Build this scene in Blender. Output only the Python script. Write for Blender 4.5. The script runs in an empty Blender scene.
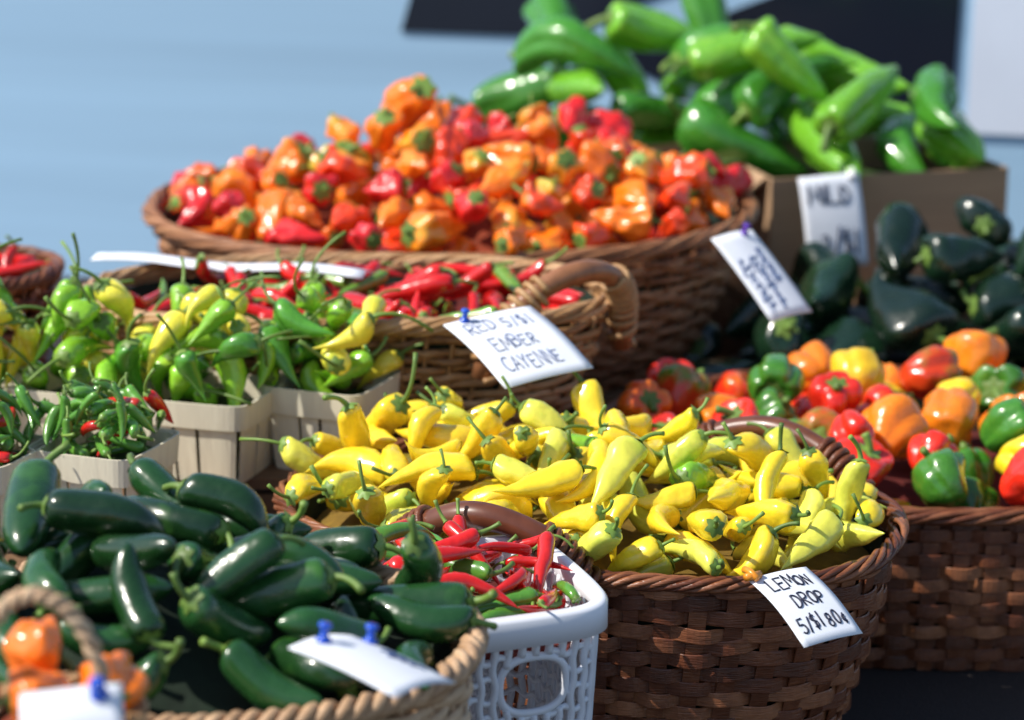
import bpy, bmesh, math, random
import numpy as np
from mathutils import Vector, Matrix, noise

PI = math.pi
sc = bpy.context.scene
col = sc.collection
rnd = random.Random(11)

# ------------------------------------------------------------------ camera
CAM = Vector((0, 0, 1.65)); PITCH = math.radians(15); FPX = 1024 * 85 / 36
cd = bpy.data.cameras.new('camera'); cam = bpy.data.objects.new('camera', cd); col.objects.link(cam)
cam.location = CAM; cam.rotation_euler = (PI/2 - PITCH, 0, 0)
cd.lens = 85; cd.sensor_width = 36; cd.clip_start = .05; cd.clip_end = 800
cd.dof.use_dof = True; cd.dof.focus_distance = 2.14; cd.dof.aperture_fstop = 4.3
sc.camera = cam
CP, SP = math.cos(PITCH), math.sin(PITCH)
def ray(px, py, d):
    x = (px-512)/FPX; v = (py-360)/FPX
    return Vector((x*d, d*(CP - v*SP), CAM.z - d*(SP + v*CP)))
def proj(p):
    Y = p[1]; h = CAM.z - p[2]
    d = Y*CP + h*SP; v = h*CP - Y*SP
    return 512 + FPX*p[0]/d, 360 + FPX*v/d

# ------------------------------------------------------------------ world
w = bpy.data.worlds.new("World"); sc.world = w; w.use_nodes = True
nt = w.node_tree; bg = nt.nodes['Background']
sky = nt.nodes.new('ShaderNodeTexSky'); sky.sky_type = 'NISHITA'; sky.sun_disc = False
SUN = Vector((-.66, -.15, .74)).normalized()
sky.sun_elevation = math.asin(SUN.z); sky.sun_rotation = math.atan2(SUN.x, SUN.y)
nt.links.new(sky.outputs[0], bg.inputs[0]); bg.inputs[1].default_value = .145
sl = bpy.data.lights.new('sun', 'SUN'); sl.energy = 5.0; sl.angle = math.radians(.5); sl.color = (1, .95, .86)
so = bpy.data.objects.new('sun', sl); col.objects.link(so); so.rotation_euler = (-SUN).to_track_quat('-Z', 'Y').to_euler()
so.location = (-3, 2, 4)
sc.view_settings.view_transform = 'Standard'; sc.view_settings.look = 'None'; sc.view_settings.exposure = 0

# ------------------------------------------------------------------ materials
def newmat(name):
    m = bpy.data.materials.new(name); m.use_nodes = True
    n = m.node_tree.nodes; return m, n, m.node_tree.links, n['Principled BSDF']
def mixc(n, l, fac, a, b, mode='MIX'):
    x = n.new('ShaderNodeMix'); x.data_type = 'RGBA'; x.blend_type = mode
    for s, val in ((0, fac), (6, a), (7, b)):
        if isinstance(val, (int, float)): x.inputs[s].default_value = val
        elif isinstance(val, tuple): x.inputs[s].default_value = (*val, 1) if len(val) == 3 else val
        else: l.new(val, x.inputs[s])
    return x.outputs[2]
def mth(n, l, op, a, b=0., clamp=False):
    x = n.new('ShaderNodeMath'); x.operation = op; x.use_clamp = clamp
    for s, val in ((0, a), (1, b)):
        if isinstance(val, (int, float)): x.inputs[s].default_value = val
        else: l.new(val, x.inputs[s])
    return x.outputs[0]
def noi(n, l, vec, scale, detail=3, rough=.5):
    x = n.new('ShaderNodeTexNoise'); x.inputs['Scale'].default_value = scale; x.inputs['Detail'].default_value = detail
    x.inputs['Roughness'].default_value = rough
    if vec is not None: l.new(vec, x.inputs['Vector'])
    return x.outputs[0]
def bump(n, l, h, strength, dist, bsdf):
    b = n.new('ShaderNodeBump'); b.inputs['Strength'].default_value = strength; b.inputs['Distance'].default_value = dist
    l.new(h, b.inputs['Height']); l.new(b.outputs[0], bsdf.inputs['Normal'])

def simple(name, c, rough=.5, var=.15, scale=30, coat=0, metal=0, bmp=0, stretch=None):
    m, n, l, b = newmat(name)
    tc = n.new('ShaderNodeTexCoord'); vec = tc.outputs['Object']
    if stretch:
        mp = n.new('ShaderNodeMapping'); mp.inputs['Scale'].default_value = stretch; l.new(vec, mp.inputs[0]); vec = mp.outputs[0]
    f = noi(n, l, vec, scale, 4)
    c2 = tuple(x*(1-var*2) for x in c); c1 = tuple(min(1, x*(1+var)) for x in c)
    l.new(mixc(n, l, f, c2, c1), b.inputs['Base Color'])
    b.inputs['Roughness'].default_value = rough; b.inputs['Coat Weight'].default_value = coat; b.inputs['Metallic'].default_value = metal
    if bmp: bump(n, l, f, bmp, .004, b)
    return m

def pepper_mat(name, rough, coat, bmp, sss=0):
    m, n, l, b = newmat(name)
    oi = n.new('ShaderNodeObjectInfo'); tc = n.new('ShaderNodeTexCoord')
    at = n.new('ShaderNodeAttribute'); at.attribute_type = 'OBJECT'; at.attribute_name = 'blush'
    am = n.new('ShaderNodeAttribute'); am.attribute_type = 'OBJECT'; am.attribute_name = 'blush_amount'
    va = n.new('ShaderNodeVectorMath'); va.operation = 'ADD'; l.new(tc.outputs['Object'], va.inputs[0])
    cx = n.new('ShaderNodeCombineXYZ'); r10 = mth(n, l, 'MULTIPLY', oi.outputs['Random'], 13.)
    for i in range(3): l.new(r10, cx.inputs[i])
    l.new(cx.outputs[0], va.inputs[1])
    big = noi(n, l, va.outputs[0], 38, 2)
    sx = n.new('ShaderNodeSeparateXYZ'); l.new(tc.outputs['Generated'], sx.inputs[0])
    g = mth(n, l, 'MULTIPLY', sx.outputs[2], .42)
    s = mth(n, l, 'ADD', big, g)
    s = mth(n, l, 'ADD', s, am.outputs['Fac'])
    fac = mth(n, l, 'MULTIPLY', mth(n, l, 'SUBTRACT', s, 1.0), 3.0, True)
    c = mixc(n, l, fac, oi.outputs['Color'], at.outputs['Color'])
    fine = noi(n, l, va.outputs[0], 160, 3)
    v = mth(n, l, 'ADD', mth(n, l, 'MULTIPLY', fine, .4), .84)
    hs = n.new('ShaderNodeHueSaturation'); l.new(v, hs.inputs['Value']); l.new(c, hs.inputs['Color'])
    l.new(hs.outputs[0], b.inputs['Base Color'])
    rr = mth(n, l, 'ADD', mth(n, l, 'MULTIPLY', big, .16), rough - .06)
    l.new(rr, b.inputs['Roughness'])
    b.inputs['Coat Weight'].default_value = coat; b.inputs['Coat Roughness'].default_value = .07
    if sss:
        b.inputs['Subsurface Weight'].default_value = sss; b.inputs['Subsurface Radius'].default_value = (1, .6, .2); b.inputs['Subsurface Scale'].default_value = .006
    bump(n, l, big, bmp, .012, b)
    return m
M = {}
M['skin'] = pepper_mat('pepper_skin', .24, .5, .26, .14)
M['dark_skin'] = pepper_mat('dark_pepper_skin', .25, .45, .2)
def stem_mat():
    m, n, l, b = newmat('pepper_stem')
    oi = n.new('ShaderNodeObjectInfo'); tc = n.new('ShaderNodeTexCoord')
    c = mixc(n, l, oi.outputs['Random'], (.05, .15, .02), (.20, .38, .06))
    f = noi(n, l, tc.outputs['Object'], 220, 3)
    c = mixc(n, l, mth(n, l, 'MULTIPLY', f, .5), c, (.24, .24, .06))
    l.new(c, b.inputs['Base Color']); b.inputs['Roughness'].default_value = .5
    return m
M['stem'] = stem_mat()
def wicker(name, dark, mid, light, rough=.5):
    m, n, l, b = newmat(name)
    at = n.new('ShaderNodeAttribute'); at.attribute_name = 'tone'; tc = n.new('ShaderNodeTexCoord')
    cr = n.new('ShaderNodeValToRGB'); e = cr.color_ramp.elements
    e[0].color = (*dark, 1); e[1].color = (*light, 1); k = e.new(.5); k.color = (*mid, 1)
    f = noi(n, l, tc.outputs['Object'], 34, 4, .65)
    l.new(mth(n, l, 'ADD', mth(n, l, 'MULTIPLY', at.outputs['Fac'], .55), mth(n, l, 'MULTIPLY', mth(n, l, 'SUBTRACT', f, .2), .85)), cr.inputs[0])
    mp = n.new('ShaderNodeMapping'); mp.inputs['Scale'].default_value = (70, 70, 900); l.new(tc.outputs['Object'], mp.inputs[0])
    g = noi(n, l, mp.outputs[0], 1, 3)
    l.new(mixc(n, l, .7, cr.outputs[0], mixc(n, l, g, (.3, .28, .26), (1.5, 1.45, 1.4)), 'MULTIPLY'), b.inputs['Base Color'])
    b.inputs['Roughness'].default_value = rough
    bump(n, l, g, .5, .002, b)
    return m
M['wick_tan'] = wicker('tan_wicker', (.20, .085, .03), (.48, .27, .115), (.76, .50, .28))
M['wick_brown'] = wicker('brown_wicker', (.13, .045, .018), (.36, .155, .065), (.64, .34, .17))
M['wick_red'] = wicker('reddish_brown_splint', (.04, .011, .006), (.17, .052, .022), (.46, .19, .085), .34)
M['wick_pale'] = wicker('pale_wicker', (.28, .15, .075), (.56, .36, .21), (.82, .62, .41))
M['handle'] = simple('dark_handle_wood', (.17, .055, .026), .33, .3, 60, .2)
M['handle_tan'] = simple('tan_handle_wood', (.36, .15, .065), .38, .3, 60, .2)
def wood(name, c, sc_=(8, 8, 120), rough=.6, dark=.62):
    m, n, l, b = newmat(name)
    tc = n.new('ShaderNodeTexCoord'); mp = n.new('ShaderNodeMapping'); mp.inputs['Scale'].default_value = sc_; l.new(tc.outputs['Object'], mp.inputs[0])
    g = noi(n, l, mp.outputs[0], 1, 5, .6); s = noi(n, l, tc.outputs['Object'], 14, 2)
    c1 = mixc(n, l, g, tuple(x*dark for x in c), tuple(min(1, x*1.2) for x in c))
    l.new(mixc(n, l, mth(n, l, 'MULTIPLY', s, .25), c1, tuple(x*.6 for x in c)), b.inputs['Base Color'])
    b.inputs['Roughness'].default_value = rough; bump(n, l, g, .3, .002, b)
    return m
M['veneer'] = wood('pale_veneer_wood', (.88, .78, .60), (140, 140, 9), dark=.78)
M['crate'] = wood('crate_wood', (.22, .12, .06), (6, 60, 60))
M['cloth'] = simple('dark_table_cloth', (.03, .022, .02), .9, .3, 300, bmp=.3)
M['metal'] = simple('table_leg_metal', (.2, .2, .21), .4, .1, 30, metal=.8)
M['card'] = wood('corrugated_cardboard', (.48, .30, .17), (3, 3, 60), .85)
M['white'] = simple('white_plastic', (.82, .84, .90), .38, .03, 20)
M['black'] = simple('black_plastic', (.015, .016, .02), .45, .2, 40)
M['paper'] = simple('tag_paper', (.82, .85, .91), .75, .03, 45, bmp=.06)
M['ink'] = simple('tag_ink', (.014, .018, .05), .5, .2, 90)
M['ink_blue'] = simple('tag_blue_ink', (.06, .11, .28), .5, .2, 90)
M['pin'] = simple('pin_blue_plastic', (.01, .09, .60), .25, .1, 90, .3)
M['pin_purple'] = simple('pin_purple_plastic', (.12, .03, .45), .25, .1, 90, .3)
M['clip'] = simple('clip_orange_plastic', (.85, .30, .02), .3, .1, 90, .3)
M['clip_white'] = simple('clip_white_plastic', (.75, .75, .78), .3, .05, 90)
def filler(name, c):  # darkened pepper colours for added filler that shows through gaps
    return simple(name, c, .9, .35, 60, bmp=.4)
M['l_yel'] = filler('yellow_heap_filler', (.22, .13, .012)); M['l_red'] = filler('red_heap_filler', (.13, .012, .008))
M['l_or'] = filler('orange_heap_filler', (.25, .04, .01)); M['l_grn'] = filler('green_heap_filler', (.05, .11, .018)); M['l_dk'] = filler('dark_gap_filler', (.008, .022, .010))

# ------------------------------------------------------------------ mesh helpers
class MB:
    def __init__(s): s.v = []; s.f = []; s.t = []
    def add(s, vs, fs, tone=.5):
        o = len(s.v); s.v += [tuple(v) for v in vs]; s.f += [tuple(i+o for i in f) for f in fs]; s.t += [tone]*len(fs)
    def box(s, c, size, rz=0, tone=.5):
        hx, hy, hz = (q/2 for q in size); cs, sn = math.cos(rz), math.sin(rz)
        vs = []
        for x, y, z in [(-1,-1,-1),(1,-1,-1),(1,1,-1),(-1,1,-1),(-1,-1,1),(1,-1,1),(1,1,1),(-1,1,1)]:
            X, Y = x*hx, y*hy
            vs.append((c[0]+X*cs-Y*sn, c[1]+X*sn+Y*cs, c[2]+z*hz))
        s.add(vs, [(3,2,1,0),(4,5,6,7),(0,1,5,4),(1,2,6,5),(2,3,7,6),(3,0,4,7)], tone)
    def sheet(s, p00, p10, p11, p01, th, tone=.5):
        p = [Vector(q) for q in (p00, p10, p11, p01)]
        nn = (p[1]-p[0]).cross(p[3]-p[0]).normalized()*th
        s.add(p + [q+nn for q in p], [(3,2,1,0),(4,5,6,7),(0,1,5,4),(1,2,6,5),(2,3,7,6),(3,0,4,7)], tone)
    def tube(s, pts, r, sides=6, closed=False, tone=.5):
        pts = [Vector(p) for p in pts]; n = len(pts)
        rf = r if callable(r) else (lambda q: r)
        tan = []
        for i in range(n):
            a = pts[(i-1) % n] if (closed or i > 0) else pts[i]; b = pts[(i+1) % n] if (closed or i < n-1) else pts[i]
            tan.append((b-a).normalized())
        up = Vector((0,0,1)) if abs(tan[0].z) < .9 else Vector((1,0,0))
        u = tan[0].cross(up).normalized(); vs = []
        for i in range(n):
            u = (u - tan[i]*u.dot(tan[i])).normalized(); v = tan[i].cross(u); rr = rf(i/(n-1))
            for k in range(sides):
                a = 2*PI*k/sides; vs.append(pts[i] + (u*math.cos(a)+v*math.sin(a))*rr)
        fs = []
        for i in range(n if closed else n-1):
            j = (i+1) % n
            for k in range(sides):
                q = (k+1) % sides; fs.append((i*sides+k, i*sides+q, j*sides+q, j*sides+k))
        if not closed:
            fs.append(tuple(range(sides-1, -1, -1))); fs.append(tuple((n-1)*sides+k for k in range(sides)))
        s.add(vs, fs, tone)
    def hoop(s, Rf, z, amp, nst, ph, hz, tr, K, tone, jit, sides=6, seed=0, rect=False):
        # rect: a flat splint with a slightly cupped face instead of a round cane
        sec = [(math.cos(2*PI*k/sides)*tr, math.sin(2*PI*k/sides)*hz) for k in range(sides)]
        if rect: sec = [(tr*.3, -hz), (tr, -hz*.86), (tr*1.15, 0), (tr, hz*.86), (tr*.3, hz), (-tr*.6, hz*.9), (-tr*.6, -hz*.9)]
        sides = len(sec)
        vs = []
        for i in range(K):
            th = 2*PI*i/K
            sw = math.sin(nst/2*th + ph)
            if rect: sw = math.copysign(abs(sw)**.6, sw)
            r = Rf(th) + amp*sw + jit*.6*noise.noise((th*5, seed*3.1, z*40))
            zz = z + jit*noise.noise((th*4, seed*1.7, 5.5)) + jit*.5*noise.noise((th*13, seed*2.7, 1.5))
            for dr_, dz_ in sec:
                q = r + dr_; vs.append((q*math.cos(th), q*math.sin(th), zz + dz_))
        fs = []
        for i in range(K):
            j = (i+1) % K
            for k in range(sides):
                q = (k+1) % sides; fs.append((i*sides+k, j*sides+k, j*sides+q, i*sides+q))
        s.add(vs, fs, tone)
    def mesh(s, name, mat, smooth=True):
        me = bpy.data.meshes.new(name); me.from_pydata(s.v, [], s.f); me.materials.append(mat)
        a = me.attributes.new('tone', 'FLOAT', 'FACE'); a.data.foreach_set('value', s.t)
        me.polygons.foreach_set('use_smooth', [smooth]*len(s.f)); me.update(); return me
    def build(s, name, mat, parent=None, smooth=True):
        o = bpy.data.objects.new(name, s.mesh(name, mat, smooth)); col.objects.link(o)
        if parent: o.parent = parent
        return o
def tagit(o, label=None, cat=None, group=None, kind=None):
    if label: o['label'] = label
    if cat: o['category'] = cat
    if group: o['group'] = group
    if kind: o['kind'] = kind
    return o
def empty(name, loc, rz=0):
    o = bpy.data.objects.new(name, None); col.objects.link(o); o.location = loc; o.rotation_euler = (0, 0, rz)
    o.empty_display_size = .05; return o
def sup(a, b, n):
    def f(th):
        return (abs(math.cos(th))/a)**n, (abs(math.sin(th))/b)**n
    return lambda th: sum(f(th))**(-1/n)

# ------------------------------------------------------------------ setting
g = MB(); g.add([(-300,-60,0),(300,-60,0),(300,500,0),(-300,500,0)], [(0,1,2,3)])
m, n, l, b = newmat('asphalt'); tc = n.new('ShaderNodeTexCoord')
f1 = noi(n, l, tc.outputs['Object'], 60, 5, .7); f2 = noi(n, l, tc.outputs['Object'], .8, 3)
l.new(mixc(n, l, f2, mixc(n, l, f1, (.06, .075, .10), (.13, .15, .19)), (.15, .18, .22)), b.inputs['Base Color']); b.inputs['Roughness'].default_value = .9
bump(n, l, f1, .4, .01, b)
tagit(g.build('ground', m, None, False), kind='structure')

TZ = .66
t = empty('market_table', (0, 2.75, 0)); tagit(t, 'dark cloth covered market table carrying all the pepper baskets', 'table')
mb = MB(); mb.box((0, 0, TZ-.02), (2.5, 3.0, .04)); mb.build('table_top', M['crate'], t, False)
for sx in (-1.1, 1.1):
    for sy in (-1.35, 0, 1.35):
        mb = MB(); mb.tube([(sx, sy, 0), (sx, sy, TZ-.04)], .02, 8); mb.build('leg', M['metal'], t)
c = MB(); vs = []; fs = []
per = []
for i in range(60): per.append((-1.27+2.54*i/60, -1.52))
for i in range(70): per.append((1.27, -1.52+3.04*i/70))
for i in range(60): per.append((1.27-2.54*i/60, 1.52))
for i in range(70): per.append((-1.27, 1.52-3.04*i/70))
K = len(per)
for r_, z in ((0, TZ+.003), (.01, TZ-.01), (.03, TZ-.2), (.05, TZ-.45)):
    for i, (x, y) in enumerate(per):
        wv = 1 + r_*.6*math.sin(i*1.3)
        vs.append((x*(1+r_*.4)*wv if r_ else x, y*(1+r_*.4)*wv if r_ else y, z))
for a in range(3):
    for i in range(K): fs.append((a*K+i, (a+1)*K+i, (a+1)*K+(i+1) % K, a*K+(i+1) % K))
fs.append(tuple(range(K)))
c.add(vs, fs); co = c.build('tablecloth', M['cloth'], None, False); co.location = (0, 2.75, 0)
tagit(co, 'dark brown cloth spread over the market table under the baskets', 'tablecloth')

def crate(x0, x1, y0, y1, z0, z1, label, rz=0):
    r = empty('wooden_crate', ((x0+x1)/2, (y0+y1)/2, z0), rz); tagit(r, label, 'crate', 'crates used as risers on the table')
    W, D, H = x1-x0, y1-y0, z1-z0
    tp = MB(); nb = max(2, int(D/.09)); bw = D/nb
    for i in range(nb): tp.box((0, -D/2+bw*(i+.5), H-.006), (W, bw-.006, .012))
    tp.build('top', M['crate'], r, False)
    sd = MB(); ns = max(1, int(H/.075)); bh = (H-.014)/ns
    for i in range(ns):
        z = bh*(i+.5)
        for s in (-1, 1):
            sd.box((0, s*(D/2-.006), z), (W, .012, bh-.008)); sd.box((s*(W/2-.006), 0, z), (.012, D-.026, bh-.008))
    sd.build('side', M['crate'], r, False)
    for sx in (-1, 1):
        for sy in (-1, 1):
            p = MB(); p.box((sx*(W/2-.026), sy*(D/2-.026), (H-.014)/2), (.024, .024, H-.014)); p.build('corner_post', M['crate'], r, False)
    return r
crate(-.95, -.06, 2.455, 3.02, TZ+.004, .86, 'long low wooden crate under the wide cayenne basket')
crate(-.95, -.30, 2.17, 2.447, TZ+.004, .86, 'low wooden crate under the front veneer pepper boxes at left')
crate(-.40, .25, 3.06, 3.66, TZ+.004, .776, 'low wooden crate under the big orange pepper basket')
crate(-.37, -.21, 1.33, 1.50, TZ+.004, .955, 'tall narrow wooden crate under the small handled basket')
crate(.30, .86, 3.44, 3.98, TZ+.004, .815, 'wooden crate under the front cardboard box of green peppers', math.radians(15))
crate(-.11, .29, 3.76, 4.08, TZ+.004, .815, 'wooden crate under the rear cardboard box', math.radians(15))

# ------------------------------------------------------------------ baskets
def add_filler(parent, Rf, rot, z0loc, rho_max, domexy, drop, mat):  # filler mound added in place of buried peppers, coloured dark for the gaps
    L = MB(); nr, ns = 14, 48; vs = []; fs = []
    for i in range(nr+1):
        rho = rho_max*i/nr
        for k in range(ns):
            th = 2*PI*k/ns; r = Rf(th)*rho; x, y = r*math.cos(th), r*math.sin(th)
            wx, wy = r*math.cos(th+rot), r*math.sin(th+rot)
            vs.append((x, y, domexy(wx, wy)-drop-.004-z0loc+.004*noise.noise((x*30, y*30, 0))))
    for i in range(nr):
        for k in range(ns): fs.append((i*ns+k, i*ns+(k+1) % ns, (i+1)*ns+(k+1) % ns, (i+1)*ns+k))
    L.add(vs, fs); return L.build('filler', mat, parent)

def basket(label, cx, cy, z0, z1, a, b, n, rot, taper, mat, style='round', nst=44, rows=14, rim_r=.006, handles=(), group=None, bulge=.02, hmat=None, rim_w=30, braid=True):
    H = z1-z0; Rim = sup(a, b, n); r = empty('wicker_basket', (cx, cy, z0), rot); tagit(r, label, 'basket', group)
    def Rs(s): k = taper + (1-taper)*s + bulge*math.sin(PI*s); return lambda th: Rim(th)*k
    sd = MB()
    for i in range(nst):
        th = 2*PI*(i+.5)/nst
        if style == 'round':
            pts = []
            for j in range(7):
                s = j/6; q = Rs(s)(th+.02*noise.noise((i*.7, s*2, 3))); pts.append((q*math.cos(th), q*math.sin(th), H*s))
            sd.tube(pts, .0028, 5, tone=rnd.uniform(.2, .7))
        else:
            dth = .38*2*PI/nst*.5*1.3
            for j in range(6):
                s0, s1 = j/6, (j+1)/6
                P = []
                for tt_, s_ in ((th-dth, s0), (th+dth, s0), (th+dth, s1), (th-dth, s1)):
                    q = Rs(s_)(tt_); P.append((q*math.cos(tt_), q*math.sin(tt_), H*s_))
                sd.sheet(*P, .0016, rnd.uniform(.2, .7))
    K = nst*6
    hz = H/rows*.5
    for j in range(rows):
        s = (j+.5)/rows
        if style == 'round':
            sd.hoop(Rs(s), H*s, .0042, nst, PI*(j % 2), hz*.92, hz*.75, K, rnd.uniform(0, 1), .0065, 6, j)
        else:
            sd.hoop(Rs(s), H*s, .0042, nst, PI*(j % 2), hz*1.06, .0013, K, rnd.uniform(0, 1), .0040, 6, j, True)
    sd.build('woven_side', mat, r, style == 'round')
    rm = MB(); Kr = 320
    ns_ = 3 if braid else 6
    for k in range(ns_):
        pts = []; off = rnd.uniform(0, 9)
        for i in range(Kr):
            th = 2*PI*i/Kr; ph = rim_w*th + 2*PI*k/ns_ + .7*noise.noise((math.cos(th)*4, math.sin(th)*4, off))
            ww = 1 + .25*noise.noise((math.cos(th)*7, math.sin(th)*7, off+5))
            q = Rim(th) + .004 + rim_r*.95*ww*math.cos(ph); pts.append((q*math.cos(th), q*math.sin(th), H + rim_r*.4 + rim_r*.85*ww*math.sin(ph)))
        rm.tube(pts, rim_r*(.76 if braid else .5), 6, True, tone=rnd.uniform(.2, .9))
    rm.build('rim', mat, r)
    bs = MB(); q = 40; vs = [(Rs(.02)(2*PI*k/q)*.98*math.cos(2*PI*k/q), Rs(.02)(2*PI*k/q)*.98*math.sin(2*PI*k/q), .006) for k in range(q)]
    bs.add(vs, [tuple(range(q))]); bs.build('base', mat, r)
    iw = MB(); vs = []; fs = []
    for j in range(6):
        s = .05 + .9*j/5
        for k in range(q):
            th = 2*PI*k/q; u = Rs(s)(th)-.010; vs.append((u*math.cos(th), u*math.sin(th), H*s))
    for j in range(5):
        for k in range(q): fs.append((j*q+k, j*q+(k+1) % q, (j+1)*q+(k+1) % q, (j+1)*q+k))
    iw.add(vs, fs); iw.build('gap_shell', M['l_dk'], r)  # dark shell added behind the weave to close its see-through gaps
    for hd in handles:
        t1, t2, hh, hr = (math.radians(hd[0])-rot, math.radians(hd[1])-rot, hd[2], hd[3])
        wrap = hd[4] if len(hd) > 4 else .27
        outw = hd[5] if len(hd) > 5 else .02
        foot = hd[6] if len(hd) > 6 else .02
        pts = []
        for i in range(33):
            s = i/32; th = t1+(t2-t1)*s; u = Rim(th)*(1+outw*math.sin(PI*s))+.006+(foot-.02)*.3
            pts.append(Vector((u*math.cos(th), u*math.sin(th), H-foot+(hh+foot)*math.sin(PI*s)**.62)))
        h = MB(); h.tube(pts, lambda q: hr*(1+.06*math.sin(q*17)), 10); ho = h.build('handle', hmat or M['handle'], r)
        for lo, hi in ((0, wrap), (1-wrap, 1)):
            bd = MB(); hel = []; nt_ = int(9*wrap/.27)
            for i in range(nt_*17):
                s = lo+(hi-lo)*i/(nt_*17-1); x = s*32; k = min(31, int(x)); p = pts[k].lerp(pts[k+1], x-k)
                tn = (pts[k+1]-pts[k]).normalized(); e1 = tn.cross(Vector((0,0,1))).normalized(); e2 = tn.cross(e1)
                ang = 2*PI*i/(nt_*17-1)*nt_
                hel.append(p + (e1*math.cos(ang)+e2*math.sin(ang))*(hr+.002))
            bd.tube(hel, .0040, 5, tone=.5); bd.build('binding', mat, ho)
    return r, Rim

# ------------------------------------------------------------------ peppers
KIN = {
 'lemon':  dict(L=.086, R=.0142, prof=[(0,.0),(.0,.45),(.03,.8),(.12,1),(.30,.96),(.52,.78),(.72,.50),(.86,.24),(.95,.10),(1,0)], lob=3, ld=.10, nz=.22, fr=55, bend=.26, stem=.036, sr=.0017, seg=16, ring=24, sv=(.84,1.2), lv=(.78,1.16)),
 'lantern':dict(L=.080, R=.0230, prof=[(.05,.0),(.02,.35),(0,.6),(.07,.9),(.22,1),(.42,.93),(.6,.74),(.78,.48),(.92,.22),(1,0)], lob=4, ld=.18, cr=1, nz=.50, fr=44, bend=.32, stem=.024, sr=.0022, seg=32, ring=26, sv=(.8,1.35), lv=(.7,1.45)),
 'jalapeno':dict(L=.108, R=.0170, prof=[(0,.0),(.0,.5),(.03,.82),(.12,.98),(.35,1),(.65,.93),(.84,.68),(.95,.35),(1,0)], lob=3, ld=.04, nz=.09, fr=30, bend=.18, stem=.026, sr=.0028, seg=16, ring=20),
 'cayenne':dict(L=.105, R=.0092, prof=[(0,.0),(0,.5),(.03,.85),(.1,1),(.4,.92),(.7,.66),(.9,.32),(1,0)], lob=3, ld=.07, nz=.22, fr=60, bend=.24, stem=.028, sr=.0017, seg=10, ring=22),
 'short':  dict(L=.072, R=.0064, prof=[(0,.0),(0,.5),(.03,.85),(.1,1),(.4,.92),(.7,.66),(.9,.32),(1,0)], lob=3, ld=.07, nz=.18, fr=70, bend=.14, stem=.024, sr=.0014, seg=10, ring=18),
 'bell':   dict(L=.068, R=.036, prof=[(.14,.0),(.09,.3),(.0,.62),(.04,.86),(.18,1),(.45,.97),(.7,.82),(.88,.58),(.97,.36),(.93,0)], lob=4, ld=.17, cr=1, nz=.22, fr=22, bend=.14, stem=.026, sr=.0042, seg=40, ring=26, sv=(.78,1.22), lv=(.8,1.3)),
 'poblano':dict(L=.160, R=.043, prof=[(.04,.0),(.0,.5),(.04,.85),(.15,1),(.38,.92),(.6,.74),(.8,.48),(.93,.22),(1,0)], lob=2, ld=.17, nz=.30, fr=17, bend=.18, stem=.038, sr=.0038, seg=28, ring=26),
 'long':   dict(L=.220, R=.043, prof=[(.03,.0),(.0,.5),(.03,.85),(.12,1),(.38,.92),(.62,.74),(.82,.46),(.94,.22),(1,0)], lob=3, ld=.13, cr=1, nz=.20, fr=13, bend=.24, stem=.052, sr=.0052, seg=32, ring=26),
 'banana': dict(L=.076, R=.0150, prof=[(0,.0),(0,.5),(.04,.85),(.15,1),(.35,.84),(.6,.52),(.8,.26),(.93,.11),(1,0)], lob=3, ld=.09, nz=.17, fr=55, bend=.20, stem=.062, sr=.0016, seg=14, ring=20),
 'chili':  dict(L=.050, R=.0066, prof=[(0,.0),(0,.5),(.05,.9),(.15,1),(.5,.85),(.8,.5),(1,0)], lob=3, ld=.04, nz=.12, fr=80, bend=.18, stem=.022, sr=.0013, seg=10, ring=14),
 'habanero':dict(L=.048, R=.0225, prof=[(.07,.0),(.03,.35),(0,.6),(.07,.9),(.22,1),(.42,.95),(.6,.8),(.78,.56),(.92,.3),(1,0)], lob=4, ld=.20, cr=1, nz=.40, fr=52, bend=.12, stem=.018, sr=.0018, seg=36, ring=26),
}
NAMES = {'lemon':'yellow_pepper','lantern':'lantern_pepper','jalapeno':'jalapeno_pepper','cayenne':'cayenne_chili','short':'short_chili','bell':'bell_pepper','poblano':'poblano_pepper','long':'long_green_pepper','banana':'pointed_pepper','chili':'tiny_chili','habanero':'habanero_pepper'}
CATS = {'cayenne':'chili','short':'chili','chili':'chili','bell':'bell pepper'}
VAR = {}; NV = 12
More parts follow.
